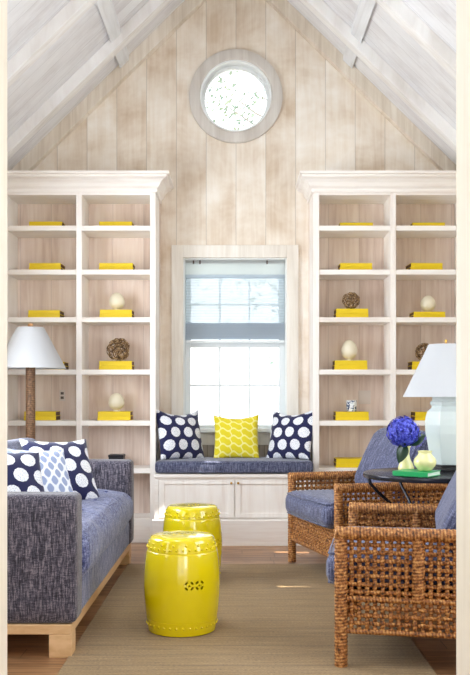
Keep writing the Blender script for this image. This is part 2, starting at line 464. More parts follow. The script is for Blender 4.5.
# purlins run between the rafters
for s in (-1, 1):
    mb = MB()
    for ya, yb in ((5.72, 6.52), (6.62, YW-.07), (4.80, 5.62)):
        x0, x1 = .835, .905
        mb.prism([(s*x0, cz(x0)), (s*x1, cz(x1)), (s*x1, cz(x1)-.045), (s*x0, cz(x0)-.045)], (ya, yb))
    struct(mb.build('trim_%d' % n, M['purlin'], bevel=.003)); n += 1
# baseboards
struct(MB().box(-WX, -WX+.02, YD1, 6.68, 0, .14).build('baseboard_left', M['white']))
struct(MB().box(WX-.02, WX, YD1, 6.68, 0, .14).build('baseboard_right', M['white']))

# hall on the camera's side of the doorway
struct(MB().box(-1.74, -1.60, -2.0, YD0-.03, 0, 2.7).build('wall_hall_left', M['white']))
struct(MB().box(1.60, 1.74, -2.0, YD0-.03, 0, 2.7).build('wall_hall_right', M['white']))
struct(MB().box(-1.74, 1.74, -2.0, YD0-.03, 2.7, 2.8).build('ceiling_hall', M['white']))

# ---- main window (window_1)
win = MB()
cxa, cxb = wx(171.7, YW), wx(298.3, YW); ctop = wz(245.5, YW)
ow = OX0 - cxa
win.box(cxa, OX0, YW-.028, YW, OZ0, ctop).box(OX1, cxb, YW-.028, YW, OZ0, ctop).box(OX0, OX1, YW-.028, YW, OZ1, ctop)
struct(win.build('window_1', M['casing'], bevel=.003)); W1 = bpy.data.objects['window_1']
# reveal
MB().box(OX0, OX0+.012, YW, YW+.16, OZ0, OZ1).box(OX1-.012, OX1, YW, YW+.16, OZ0, OZ1).box(OX0+.012, OX1-.012, YW, YW+.16, OZ1-.012, OZ1).build('jamb', M['white'], W1)
# sill and apron
zs = wz(432, YW-.03)
MB().box(cxa-.01, cxb+.01, YW-.055, YW+.06, zs-.004, zs+.026).build('sill', M['white'], W1, bevel=.006)
MB().box(cxa+.01, cxb-.01, YW-.02, YW, wz(445, YW), zs-.004).build('apron', M['casing'], W1, bevel=.003)
# lower sash
ys = YW+.05
gx0, gx1 = wx(190.5, ys), wx(279, ys); gz1 = wz(347.5, ys); gz0 = wz(425, ys); st = wz(342.5, ys)
sash = MB()
sash.box(OX0+.012, gx0, ys, ys+.035, zs+.02, st).box(gx1, OX1-.012, ys, ys+.035, zs+.02, st).box(gx0, gx1, ys, ys+.035, gz1, st).box(gx0, gx1, ys, ys+.035, zs+.02, gz0)
sash.build('lower_sash', M['sash'], W1, bevel=.003)
mu = MB()
for px in (219.8, 249.5): x = wx(px, ys); mu.box(x-.009, x+.009, ys+.006, ys+.03, gz0, gz1)
z = wz(385.5, ys); mu.box(gx0, gx1, ys+.008, ys+.028, z-.009, z+.009)
mu.build('muntins', M['sash'], W1)
# upper sash
ys2 = ys+.045; us = MB()
us.box(OX0+.012, gx0, ys2, ys2+.035, st-.04, OZ1-.012).box(gx1, OX1-.012, ys2, ys2+.035, st-.04, OZ1-.012).box(gx0, gx1, ys2, ys2+.035, OZ1-.05, OZ1-.012).box(gx0, gx1, ys2, ys2+.035, st-.04, st-.0)
us.build('upper_sash', M['sash'], W1, bevel=.003)
mu = MB()
for px in (219.8, 249.5): x = wx(px, ys2); mu.box(x-.007, x+.007, ys2+.006, ys2+.03, st, OZ1-.05)
z = (st+OZ1-.05)/2; mu.box(gx0, gx1, ys2+.008, ys2+.028, z-.007, z+.007)
mu.build('muntins', M['sash'], W1)
MB().box(gx0, gx1, ys+.016, ys+.020, gz0, gz1).build('pane', M['glass'], W1)
MB().box(gx0, gx1, ys2+.016, ys2+.020, st, OZ1-.05).build('pane', M['glass'], W1)
# beadboard below the window, above the seat
struct(MB().box(-.60, .575, YW-.012, YW, .50, wz(445, YW)).build('trim_%d' % n, M['bead'])); n += 1

# ---- the blind
bl = thing('window_blind', 'white sheer roman blind pulled halfway down inside the tall window', 'blind', (0, YW+.022, OZ1-.013))
def bz(py): return wz(py, YW+.022) - (OZ1-.013)
bx0, bx1 = OX0+.016, OX1-.016
MB().box(bx0, bx1, -.018, .012, -.03, 0).build('head_rail', M['sash'], bl)
MB().box(bx0, bx1, -.022, -.018, bz(275), 0).build('valance', M['valance'], bl)
MB().box(bx0, bx1, -.024, -.016, bz(278.5), bz(275)).build('valance_hem', M['stack'], bl)
MB().box(bx0+.004, bx1-.004, -.012, -.010, bz(325), bz(277)).build('sheer_panel', M['sheer'], bl)
mb = MB()
for i in range(5): mb.box(bx0, bx1, -.020+.003*i, -.017+.003*i+.001, bz(340-i*1.2), bz(323+i*.6))
mb.build('folded_stack', M['stack'], bl)
MB().box(bx0, bx1, -.024, -.006, bz(343), bz(340.5)).build('bottom_rail', M['sash'], bl)
mb = MB()
for px in (193.5, 200, 267): x = wx(px, YW); MB().box(x-.006, x+.006, -.030, -.022, bz(264.5), bz(261)).build('clip', M['slot'], bl)

# ---- round window (window_2)
mb = MB()
ro, ri = 46.6/F*YW, 35.6/F*YW
mb.lathe([(ri, 0), (ro, 0), (ro, .030), (ro-.02, .038), (ri+.012, .036), (ri, .028)], 64, closed=True)
r2 = mb.build('window_2', M['ring'], smooth=True, angle=30); r2.rotation_euler = (PI/2, 0, 0); r2.location = (RC[0], YW, RC[1]); struct(r2)
def rchild(mb, name, m):
    o = mb.build(name, m, r2, smooth=True, angle=30); return o
rchild(MB().lathe([(ri, .034), (ri-.012, .034), (ri-.012, -.16), (ri, -.16)], 64, closed=True), 'reveal', M['white'])
rchild(MB().lathe([(ri-.012, -.07), (ri-.034, -.07), (ri-.034, -.11), (ri-.012, -.11)], 64, closed=True), 'round_sash', M['white'])
rchild(MB().lathe([(0, -.088), (ri-.034, -.088), (ri-.034, -.092), (0, -.092)], 64), 'pane', M['glass'])

# an unseen slab added outside to keep the sun off the right-hand window
struct(MB().box(WX+.16, WX+2.8, 1.9, 4.6, 2.5, 2.58).build('sun_shield_slab', M['white']))
# side windows (outside the picture; the right one added to balance the light)
k = 3
for (a, b, z0, z1, sg) in ((2.5, 3.6, .75, 2.3, -1), (4.15, 5.6, .75, 2.3, -1), (2.6, 4.2, .75, 2.2, 1)):
    mb = MB(); x0, x1 = sg*(WX+.10), sg*(WX+.06)
    for q in ((a, a+.05, z0, z1), (b-.05, b, z0, z1), (a, b, z0, z0+.05), (a, b, z1-.05, z1), ((a+b)/2-.02, (a+b)/2+.02, z0, z1), (a, b, (z0+z1)/2-.02, (z0+z1)/2+.02)):
        mb.box(x0, x1, *q)
    for q in ((a-.1, a, z0-.1, z1+.1), (b, b+.1, z0-.1, z1+.1), (a, b, z0-.1, z0), (a, b, z1, z1+.1)): mb.box(sg*WX, sg*(WX-.02), *q)
    o = struct(mb.build('window_%d' % k, M['white'])); k += 1

# ================================================================= BOOKCASES
YF = 6.70; YB = 7.02
tops = [wz(p, YF) for p in (225.5, 269.5, 317.2, 369.6, 420.8, 468.5, 518.5)]
zt = wz(195, YF)
CZ = wz(170.5, YF-.105)
def bookcase(label, stiles, inner_end):
    """stiles: list of (x0,x1); inner_end: -1 when the free end is at low x, +1 at high x"""
    xa, xb = stiles[0][0], stiles[-1][1]
    cx = (xa+xb)/2
    t = thing('bookcase', label, 'bookcase', (cx, YF+.19, 0), group=None)
    L = lambda x: x - cx
    yo = YF+.19
    y0, y1 = YF-yo, YW-.002-yo
    for i, (a, b) in enumerate(stiles):
        MB().box(L(a), L(b), y0, YB-yo, 0 if i != 1 else tops[6]-.02, zt+.02).build('divider' if i == 1 else 'side_panel', M['case_v'], t, bevel=.0015)
    # outer end to the wall
    for i in range(2):
        a = stiles[i][1]; b = stiles[i+1][0]
        for z in tops:
            MB().box(L(a), L(b), y0+.004, YB-yo, z-.037, z).build('shelf', M['case_h'], t, bevel=.002)
        MB().box(L(a), L(b), y0, YB-yo, zt, zt+.02).build('top_rail', M['case_h'], t)
    MB().box(L(xa), L(xb), YB-yo, y1, 0, zt+.02).build('back_panel', M['case_back'], t)
    MB().box(L(stiles[0][1]), L(stiles[-1][0]), y0+.004, y0+.024, 0, tops[6]-.037).build('base', M['case_h'], t, bevel=.002)
    # crown with a mitred return on the free end
    prof = [(0, zt+.02), (.012, zt+.02), (.012, zt+.045), (.028, zt+.06), (.040, zt+.085), (.060, zt+.108), (.086, zt+.118), (.090, CZ-.022), (.105, CZ-.018), (.105, CZ), (0, CZ)]
    if inner_end > 0: path = [(L(xa), y0), (L(xb), y0), (L(xb), y1)]
    else: path = [(L(xa), y1), (L(xa), y0), (L(xb), y0)]
    prof2 = [(-o, z) for o, z in prof]
    MB().sweep(path, prof2).build('crown', M['case_h'], t)
    MB().box(L(xa), L(xb), y0, y1, CZ-.02, CZ-.002).build('top_board', M['case_h'], t)
    return t
SLf = [(-1.745, -1.702), (wx(76.2, YF), wx(81.8, YF)), (wx(150, YF), wx(155.6, YF))]
SRt = [(wx(313, YF), wx(319.2, YF)), (wx(390.5, YF), wx(396, YF)), (1.702, 1.745)]
bookcase('tall pickled-wood bookcase left of the window, behind the sofa and floor lamp', SLf, 1)
bookcase('tall pickled-wood bookcase right of the window, behind the wicker chairs', SRt, -1)

# books
rows = ['top', 'second', 'third', 'fourth', 'fifth', 'sixth']
def book(name, w, h, d, side):
    me_p = None
    return w, h, d
def make_book(w, h, d, loc, side, label, rz=0):
    t = thing('book', label, 'book', loc, rz, 'yellow books on the bookcase shelves')
    c = .003
    cv = MB()
    cv.box(-w/2, w/2, -d/2, -d/2+c, 0, h).box(-w/2, w/2, -d/2+c, d/2, 0, c).box(-w/2, w/2, -d/2+c, d/2, h-c, h)
    cv.build('cover', M['book'], t, bevel=.0012)
    MB().box(-w/2+.004, w/2-.004, -d/2+c, d/2-.004, c, h-c).build('pages', M['pages'], t)
    return t
def stack(case, bay, row, px0, px1, h_px, side, n=2, on='', rz=0):
    Y = 6.78; z = tops[row]
    x0, x1 = wx(px0, Y), wx(px1, Y); w = x1-x0; h = h_px/F*Y; d = .19
    cx = (x0+x1)/2; hh = h/n
    for i in range(n):
        place = 'in %s bookcase, %s bay, %s shelf down' % (case, bay, rows[row])
        if row == 0: place = 'in %s bookcase, %s bay, top shelf' % (case, bay)
        lab = ('thin single yellow book ' if n == 1 else ('upper' if i else 'lower')+' of two yellow books ') + place
        make_book(w-(.004 if i else 0), hh-.0006, d, (cx, Y+d/2, z+i*hh+.0005), side, lab, rz*(1 if i else .6))
    return cx, Y+d/2, z+h+.0005
stack('left', 'left', 0, 29, 62, 6, 1, 1)
stack('left', 'left', 1, 29, 61, 8, 1)
stack('left', 'left', 2, 28, 60, 8, 1)
stack('left', 'left', 3, 32, 64.5, 8, 1)
stack('left', 'left', 4, 24, 56, 9, 1)
stack('left', 'right', 0, 99, 132, 6, 1, 1)
stack('left', 'right', 1, 99, 133, 8, 1)
pA = stack('left', 'right', 2, 99.5, 132, 8.5, 1, 2, 'under a cream egg')
pB = stack('left', 'right', 3, 99, 132, 9, 1, 2, 'under the large twig ball')
pC = stack('left', 'right', 4, 97.5, 130.5, 9, 1, 2, 'under a cream egg')
stack('right', 'left', 0, 340, 373, 5, -1, 1)
stack('right', 'left', 1, 340, 372.5, 8, -1)
pD = stack('right', 'left', 2, 336, 368.5, 9.5, -1, 2, 'under a twig ball')
pE = stack('right', 'left', 3, 334.5, 367.5, 9.5, -1, 2, 'under the tallest egg')
pF = stack('right', 'left', 4, 335.5, 369, 8.7, -1, 2, 'under the patterned cup')
stack('right', 'left', 5, 336, 368, 8.7, -1)
stack('right', 'right', 0, 412.5, 445, 5, -1, 1)
stack('right', 'right', 1, 410, 442.5, 8, -1, 2, '', .05)
pG = stack('right', 'right', 2, 413.5, 445.5, 6.5, -1, 2, 'under a cream egg')
pH = stack('right', 'right', 3, 412, 444.5, 8.5, -1, 2, 'under the twig ball half behind the lamp shade')
stack('right', 'right', 4, 415, 447.5, 8.5, -1)

def egg(p, px, w_px, h_px, label):
    Y = p[1]-.02; k = Y/F; r = w_px/2*k; h = h_px*k
    t = thing('decorative_egg', label, 'egg', (wx(px, Y), Y, p[2]), group='cream eggs on the shelves')
    fh = .010
    MB().lathe([(0, 0), (r*.42, 0), (r*.40, .004), (r*.30, fh), (r*.3, fh+.004), (0, fh+.004)], 24).build('stand', M['egg'], t, smooth=True, angle=40)
    pr = []
    for i in range(21):
        a = PI*i/20; zz = (1-math.cos(a))/2; rr = math.sin(a)*(1+.12*math.cos(a))
        pr.append((max(0, rr*r), fh-.001+zz*(h-fh)))
    pr[0] = (0, pr[0][1]); pr[-1] = (0, pr[-1][1])
    MB().lathe(pr, 32).build('shell', M['egg'], t, smooth=True)
egg(pA, 117, 15.5, 18, 'higher of the two cream eggs in the left bookcase, on yellow books')
egg(pC, 116.5, 16, 18.5, 'lower of the two cream eggs in the left bookcase, on yellow books')
egg(pE, 349.3, 16, 21, 'tallest cream egg, in the right bookcase above the patterned cup')
egg(pG, 428, 15, 17, 'round cream egg in the right bay of the right bookcase, on yellow books')

def twig_mesh(seed):
    rnd = random.Random(seed); mb = MB()
    for k in range(27):
        ax = Vector((rnd.gauss(0,1), rnd.gauss(0,1), rnd.gauss(0,1))).normalized()
        u = ax.orthogonal().normalized(); v = ax.cross(u)
        off = rnd.uniform(-.55, .55); R = math.sqrt(1-off*off); wob = rnd.uniform(.03, .1); f = rnd.choice((3,4,5)); ph = rnd.uniform(0, 6)
        rad = rnd.uniform(.80, .97)
        pts = []
        for i in range(22):
            a = 2*PI*i/22; q = ax*(off + wob*math.sin(f*a+ph)) + (u*math.cos(a)+v*math.sin(a))*R
            pts.append(q.normalized()*rad)
        mb.tube(pts, rnd.uniform(.022, .036), 5, closed=True)
    return mb
tw = twig_mesh(3).build('twig_ball', M['twig'], smooth=True)
first = True
for p, px, r_px, lab in ((pB, 118.5, 12.2, 'large twig ball on yellow books in the left bookcase'),
                         (pD, 351, 9.2, 'twig ball on yellow books, left bay of the right bookcase'),
                         (pH, 424.5, 9.5, 'twig ball on yellow books, partly hidden by the white table lamp shade')):
    Y = p[1]-.02; r = r_px*Y/F
    o = tw if first else tw.copy()
    if not first: C.objects.link(o)
    first = False
    o.location = (wx(px, Y), Y, p[2]+r*.97); o.scale = (r, r, r); o.rotation_euler = (px, px*.3, 0)
    tag(o, lab, 'twig ball', 'twig balls on the shelves')
# patterned cup
def cup_mat():
    t = NT('blue_white_porcelain'); v = t.coord(); n = t.noise(v, 55, 2, .5, .8)
    t.col(t.mix(t.math('GREATER_THAN', n, .54), lin((232,238,244)), lin((44,70,120)))); t.set(Roughness=.2); return t.m
Y = pF[1]; k = Y/F
cp = MB().lathe([(0,0), (.034,0), (.038,.004), (.040,.085), (.036,.085), (.033,.008), (0,.008)], 32).build('cup', cup_mat(), smooth=True, angle=40)
cp.location = (wx(351.5, Y), Y, pF[2]); tag(cp, 'small blue and white patterned cup on yellow books in the right bookcase', 'cup')
# dark box behind the sofa arm
Y = 6.8; z = tops[5]; mb = MB()
x0, x1 = wx(108.5, Y), wx(123, Y); hz = .095; d = .12
dk = thing('trinket_box', 'small dark box on the shelf just above the far sofa arm', 'box', ((x0+x1)/2, Y+.06, z))
hw = (x1-x0)/2
MB().box(-hw, hw, -.06, .06, 0, hz*.8).build('box_body', M['darkbox'], dk, bevel=.003)
MB().box(-hw-.003, hw+.003, -.063, .063, hz*.8, hz).build('lid', M['darkbox'], dk, bevel=.003)
# outlet plates on the back panels
def plate(px0, px1, py0, py1, lab, n):
    Y = YB; x0, x1, z1, z0 = wx(px0, Y), wx(px1, Y), wz(py0, Y), wz(py1, Y)
    t = thing('outlet_plate', lab, 'outlet', ((x0+x1)/2, Y-.005, z0))
    w = (x1-x0)/2; h = z1-z0
    MB().box(-w, w, -.003, .004, 0, h).build('cover_plate', M['plate'], t, bevel=.002)
    for i in range(n):
        xx = (i-(n-1)/2)*.045
        for zz in (.3, .7):
            MB().box(xx-.012, xx+.012, -.006, -.003, h*zz-.010, h*zz+.010).build('socket', M['slot' if n == 1 else 'plate'], t)
plate(59.5, 65.3, 390, 401, 'white outlet plate on the back of the left bookcase', 1)
plate(358.5, 370.5, 390.5, 404, 'pale double switch plate on the back of the right bookcase', 2)

# ================================================================= WINDOW SEAT
bxa, bxb = SLf[2][1]+.001, SRt[0][0]-.001
bt = .521; YBe = 6.60
ws = thing('storage_bench', 'pale wood window seat with two cabinet doors below the window', 'bench', ((bxa+bxb)/2, 6.85, 0))
ox, oy = (bxa+bxb)/2, 6.85
zdt, zdb, zbt = wz(480, YBe), wz(517.5, YBe), wz(519.5, YBe)
MB().box(bxa-ox, bxb-ox, YBe+.02-oy, YW-.002-oy, .0, bt-.028).build('body', M['case_h'], ws)
MB().box(bxa-ox, bxb-ox, YBe-.012-oy, YW-.002-oy, bt-.028, bt).build('seat_top', M['case_h'], ws, bevel=.004)
doorx = [(wx(158.5, YBe), wx(234.2, YBe)), (wx(235.2, YBe), wx(311, YBe))]
ff = MB(); ff.box(bxa-ox, doorx[0][0]-.002-ox, YBe-oy, YBe+.02-oy, zbt, bt-.028).box(doorx[1][1]+.002-ox, bxb-ox, YBe-oy, YBe+.02-oy, zbt, bt-.028)
ff.box(doorx[0][0]-.002-ox, doorx[1][1]+.002-ox, YBe-oy, YBe+.02-oy, zdt+.002, bt-.028)
ff.build('face_frame', M['case_h'], ws)
for i, (a, b) in enumerate(doorx):
    a -= ox; b -= ox; s = .042; y = YBe-oy
    d = MB(); d.box(a, a+s, y, y+.019, zdb, zdt).box(b-s, b, y, y+.019, zdb, zdt).box(a+s, b-s, y, y+.019, zdt-s*.75, zdt).box(a+s, b-s, y, y+.019, zdb, zdb+s*.75)
    dr = d.build('door', M['case_v'], ws, bevel=.0015)
    MB().box(a+s, b-s, y+.009, y+.018, zdb+s*.75, zdt-s*.75).build('door_panel', M['case_v'], dr)
    kx = (b-.022) if i == 0 else (a+.022); kz = zdt-.022
    kb = MB().lathe([(0,0), (.005,0), (.005,.008), (.009,.012), (.009,.018), (.005,.022), (0,.023)], 16).build('knob', M['brass'], dr, smooth=True); kb.rotation_euler = (PI/2,0,0); kb.location = (kx, y, kz)
MB().box(wx(151.8, 6.55)-ox, wx(318, 6.55)-ox, 6.55-oy, 6.598-oy, 0, zbt).box(bxa-ox, bxb-ox, 6.598-oy, 6.62-oy, 0, zbt).build('base', M['case_h'], ws, bevel=.004)

# cushions ---------------------------------------------------------
def cushion(mb, x0, x1, y0, y1, z0, z1, r=.03, crown=.012, nu=28, nv=20, seed=0, amp=0):
    """boxy cushion, rounded edges, crowned top, soft dents"""
    rnd = random.Random(seed)
    waves = [(rnd.uniform(5, 18), rnd.uniform(5, 18), rnd.uniform(0, 6), rnd.uniform(.4, 1)) for _ in range(5)]
    cx, cy, cz_ = (x0+x1)/2, (y0+y1)/2, (z0+z1)/2; hx, hy, hz = (x1-x0)/2, (y1-y0)/2, (z1-z0)/2
    bm = mb.bm
    def prj(p):
        q = Vector((p[0]*hx, p[1]*hy, p[2]*hz)); ix = Vector((max(-hx+r, min(hx-r, q.x)), max(-hy+r, min(hy-r, q.y)), max(-hz+r, min(hz-r, q.z))))
        d = q-ix
        if d.length > 1e-9: q = ix + d.normalized()*r
        w = (1-min(1, abs(p[0]))**4)*(1-min(1, abs(p[1]))**4)
        q.z += crown*w*(1 if p[2] > 0 else -1)*abs(p[2])
        sw = (1-p[2]**2)*crown*.5
        if abs(p[0]) > .98: q.x += math.copysign(sw, p[0])
        if abs(p[1]) > .98: q.y += math.copysign(sw, p[1])
        if amp:
            s = sum(a*math.sin(fx*q.x+ph)*math.sin(fy*q.y+ph*1.7) for fx, fy, ph, a in waves)/3
            q.z += amp*s*max(0, p[2]); 
            if abs(p[1]) > .9 or abs(p[0]) > .9: q.x += amp*.4*s
        return Vector((cx, cy, cz_)) + q
    def ease(t):  # denser samples at edges
        return -math.cos(PI*t)
    nz = 8
    n0 = len(bm.verts)
    for s in (-1, 1):
        mb.grid(lambda u, v: prj((ease(u), ease(v), s)), nu, nv)
        mb.grid(lambda u, v: prj((ease(u), s, ease(v))), nu, nz)
        mb.grid(lambda u, v: prj((s, ease(u), ease(v))), nv, nz)
    bmesh.ops.remove_doubles(bm, verts=bm.verts, dist=1e-5)
    return mb
cu = thing('seat_cushion', 'long dark blue woven cushion on the window seat', 'cushion', ((bxa+bxb)/2, 6.8, bt+.006))
cb = cushion(MB(), bxa+.006-ox, bxb-.006-ox, 6.575-6.8, 7.075-6.8, 0, .088, .022, .005, 50, 20).build('cushion_body', M['bench_cloth'], cu, smooth=True)
mb = MB()
for z in (.010, .078): mb.tube([(bxa+.012-ox, 6.577-6.8, z), (0, 6.5745-6.8, z), (bxb-.012-ox, 6.577-6.8, z)], .0035, 6)
mb.build('piping', M['bench_cloth'], cu, smooth=True)

def pillow(name, label, mat, loc, size, yaw, lean, roll=0, thick=.075, sag=.0, pinch=.07, group=None):
    """local: face normal -y, up z; origin at the bottom edge middle"""
    n = 34; h = size/2
    def pt(s):
        def fn(u, v):
            a = 2*u-1; b = 2*v-1
            x = a*(1-pinch*(1-b*b)); zz = b*(1-pinch*(1-a*a))
            if b > 0: zz -= sag*(1-a*a)*b*b
            t = (max(0, 1-a**4)*max(0, 1-b**4))**.5 * (max(0, (1-a*a)*(1-b*b)))**.22
            return Vector((x*h, s*thick*t*(1+.06*math.sin(7*a+3*b)), zz*h))
        return fn
    us = (size, size) if mat == 'dots' else (1, 1)
    mb = MB(); mb.grid(pt(-1), n, n, uvs=us); mb.grid(pt(1), n, n, uvs=us, flip=True)
    bmesh.ops.remove_doubles(mb.bm, verts=mb.bm.verts, dist=1e-5)
    o = mb.build(name, M[mat], smooth=True)
    o.location = loc
    o.rotation_euler = (Matrix.Rotation(yaw, 3, 'Z') @ Matrix.Rotation(-lean, 3, 'X') @ Matrix.Rotation(roll, 3, 'Y')).to_euler()
    tag(o, label, 'pillow', group); return o
zc = bt+.093
Y = 6.86
pillow('pillow', 'navy pillow with white dots at the left end of the window seat', 'dots', (wx(180, Y), Y-.02, zc+.188), .41, math.radians(39), math.radians(18), math.radians(3), .07, .20, group='navy dotted pillows')
pillow('pillow', 'bright yellow patterned pillow in the middle of the window seat', 'yprint', (wx(236.3, 6.93), 6.93, zc+.165), .355, 0, math.radians(17), math.radians(-.5), .055, .12)
pillow('pillow', 'navy pillow with white dots at the right end of the window seat', 'dots', (wx(291, Y), Y-.02, zc+.188), .41, math.radians(-39), math.radians(18), math.radians(-3), .07, .20, group='navy dotted pillows')

# ================================================================= SOFA
sf = thing('sofa', 'navy tweed sofa on a pale oak base at the left', 'sofa', (-1.15, 4.84, 0))
sx, sy = -1.15, 4.84
XF = -.668; XBk = -1.60; S0, S1 = 3.764, 5.91
def arm(y0, y1):
    mb = MB(); cushion(mb, XBk-sx, XF-sx, y0-sy, y1-sy, .140, .680, .028, .002, 20, 10)
    return mb.build('arm', M['sofa'], sf, smooth=True)
arm(S0, S0+.165); arm(S1-.165, S1)
cushion(MB(), XBk-sx, XBk+.2-sx, S0+.165-sy, S1-.165-sy, .14, .76, .04, .004, 10, 30).build('backrest', M['sofa'], sf, smooth=True)
cushion(MB(), XBk+.2-sx, XF-.012-sx, S0+.165-sy, S1-.165-sy, .14, .30, .02, .002, 14, 30).build('seat_rail', M['sofa_seat'], sf, smooth=True)
cushion(MB(), XBk+.2-sx, XF+.012-sx, S0+.168-sy, S1-.168-sy, .285, .495, .06, .022, 40, 90, seed=4, amp=.026).build('seat_pad', M['sofa_seat'], sf, smooth=True)
for i in range(2):
    a = S0+.17+i*(S1-S0-.34)/2; b = a+(S1-S0-.34)/2
    mb = MB(); cushion(mb, -.10, .10, a+.004-sy, b-.004-sy, 0, .32, .05, .02, 12, 26, seed=i, amp=.006)
    o = mb.build('back_pad', M['seat_cloth'], sf, smooth=True); o.location = (XBk+.30-sx, 0, .495); o.rotation_euler = (0, math.radians(-9), 0)
# tufts on the seat
mb = MB()
for i in range(4):
    for j in range(2):
        mb.ball((-.98+j*.19-sx, S0+.42+i*.43-sy, .512), .012, 1, (1,1,.5))
mb.build('tuft_buttons', M['sofa_seat'], sf, smooth=True)
bs = MB(); XW = XF-.020
bs.box(XBk-sx, XW-sx, S0-.002-sy, S1+.002-sy, .098, .139)
bs.build('plinth', M['pale_oak'], sf, bevel=.003)
for y in (S0-.002, S1-.10+.002):
    for x in (XW-.095, XBk):
        MB().box(x-sx, x+.095-sx, y-sy, y+.10-sy, 0, .098).build('leg', M['pale_oak'], sf, bevel=.003)
# pillows on the sofa
rd = math.radians
pillow('pillow', 'navy pillow with white dots at the far end of the sofa', 'dots', (wx(60.5, 5.12), 5.12, .672), .415, rd(36), rd(33), rd(2), .07, .05, group='navy dotted pillows')
pillow('pillow', 'pale blue and white lattice pillow on the sofa between two navy dotted ones', 'lattice', (wx(40, 4.80), 4.80, .655), .38, rd(42), rd(34), rd(4), .06, .03)
pillow('pillow', 'navy pillow with white dots nearest the left edge behind the sofa arm', 'dots', (wx(9, 4.45), 4.45, .665), .38, rd(36), rd(34), rd(4), .06, .02, group='navy dotted pillows')

# ================================================================= FLOOR LAMP
fy = 6.22; fx = wx(30.5, fy)
fl = thing('floor_lamp', 'floor lamp with wrapped cane pole and white shade behind the sofa', 'lamp', (fx, fy, 0))
MB().lathe([(0,0), (.13,0), (.13,.018), (.12,.026), (.05,.034), (.035,.05), (0,.05)], 40).build('base', M['rattan_dark'], fl, smooth=True, angle=40)
MB().tube([(0,0,.03+i*.04) for i in range(33)], .033, 20).build('pole', M['rattan_dark'], fl, smooth=True, angle=50)
zs0, zs1 = wz(368.5, fy), wz(327.5, fy)
def lampshade(parent, r0, z0, r1, z1):
    t = .003
    MB().lathe([(r0,z0), (r1,z1), (r1-t,z1), (r0-t,z0)], 64, closed=True).build('lamp_shade', M['shade'], parent, smooth=True, angle=40)
    mb = MB()
    for a in range(3): mb.tube([(0,0,z1-.012), ((r1-t)*math.cos(a*2.094), (r1-t)*math.sin(a*2.094), z1-.008)], .0025, 6)
    mb.build('shade_frame', M['brass'], parent)
lampshade(fl, .243, zs0, .092, zs1)
MB().lathe([(0,1.31), (.018,1.31), (.018,1.33), (.03,1.33), (.034,1.39), (.02,1.43), (0,1.44)], 24).build('bulb', M['white'], fl, smooth=True)
MB().tube([(0,0,1.40), (0,0,zs1)], .004, 8).build('stem', M['brass'], fl)
MB().ball((0,0,zs1+.014), .019, 2, (1.1,1.1,.8)).build('finial', plain('wood_finial', (178,130,84), .5), fl, smooth=True)

# ================================================================= GARDEN STOOLS
def coin(mb, place):
    """place(u,v) -> matrix that puts a 2D cutter prism along local y"""
    for cxk in (-.0245, .0245):
        for q in range(4):
            a0 = q*PI/2+PI/4*0+.35; a1 = a0+PI/2-.70
            pts = [(cxk+.0225*math.cos(a0+(a1-a0)*i/5), .0225*math.sin(a0+(a1-a0)*i/5)) for i in range(6)]
            pts += [(cxk+.0135*math.cos(a1-(a1-a0)*i/5), .0135*math.sin(a1-(a1-a0)*i/5)) for i in range(6)]
            mb.prism(pts, (-.04, .04), place)
        mb.prism([(cxk-.0055, 0), (cxk, -.0055), (cxk+.0055, 0), (cxk, .0055)], (-.04, .04), place)
def stool(loc, rz, label):
    t = thing('garden_stool', label, 'stool', loc, rz, 'yellow ceramic garden stools')
    prof = [(.150, 0), (.157, .004), (.160, .02), (.1645, .05), (.1665, .062), (.1645, .0635), (.1665, .065), (.172, .11), (.1765, .17), (.178, .22), (.1765, .27), (.171, .33), (.165, .365), (.1625, .3735), (.1605, .375), (.1625, .3765), (.160, .39), (.153, .415), (.149, .428), (.143, .436), (.133, .4395), (.08, .441), (0.0, .442)]
    inner = [(0, .432), (.08, .431), (.13, .430), (.142, .424), (.152, .385), (.162, .34), (.168, .27), (.169, .22), (.168, .17), (.162, .10), (.155, .05), (.146, .004)]
    b = MB().lathe(prof+inner, 72); body = b.build('body', M['ygloss'], t)
    body.parent = None
    bm = body.data
    # close the foot ring
    bb = bmesh.new(); bb.from_mesh(bm)
    ed = [e for e in bb.edges if e.is_boundary]
    if ed: bmesh.ops.bridge_loops(bb, edges=ed)
    bmesh.ops.recalc_face_normals(bb, faces=bb.faces); bb.to_mesh(bm); bb.free()
    cut = MB(); 
    for k in range(3):
        a = math.radians(-68) + k*2*PI/3
        Mx = Matrix.Rotation(a+PI/2, 4, 'Z') @ Matrix.Translation((0, -.174, .235))
        coin(cut, Mx)
    Mt = Matrix.Translation((0, 0, .435)) @ Matrix.Rotation(PI/2, 4, 'X'); coin(cut, Mt)
    boolean(body, cut.build('c', None))
    for p in body.data.polygons: p.use_smooth = True
    body.data.set_sharp_from_angle(angle=math.radians(38))
    body.parent = t
    s = MB(); s2 = MB()
    for k in range(34):
        a = 2*PI*k/34
        for r, z in ((.1605, .391), (.1545, .410)):
            aa = a + (PI/34 if z > .4 else 0)
            if z > .4 and k % 2: continue
            s.ball((r*math.cos(aa), r*math.sin(aa), z), .0068, 1)
        s2.ball((.1625*math.cos(a), .1625*math.sin(a), .040), .0068, 1)
    s.build('stud_row', M['ygloss'], t, smooth=True); s2.build('stud_row', M['ygloss'], t, smooth=True)
    return t
st1 = stool((wx(182, 4.2), 4.2, .009), 0, 'nearest glossy yellow ceramic garden stool on the rug')
st2 = copy_tree(st1); st2.location = (wx(192.3, 5.32), 5.32, .009); st2.rotation_euler = (0,0,.75)
st2['label'] = 'second yellow garden stool, half hidden behind the nearer one'

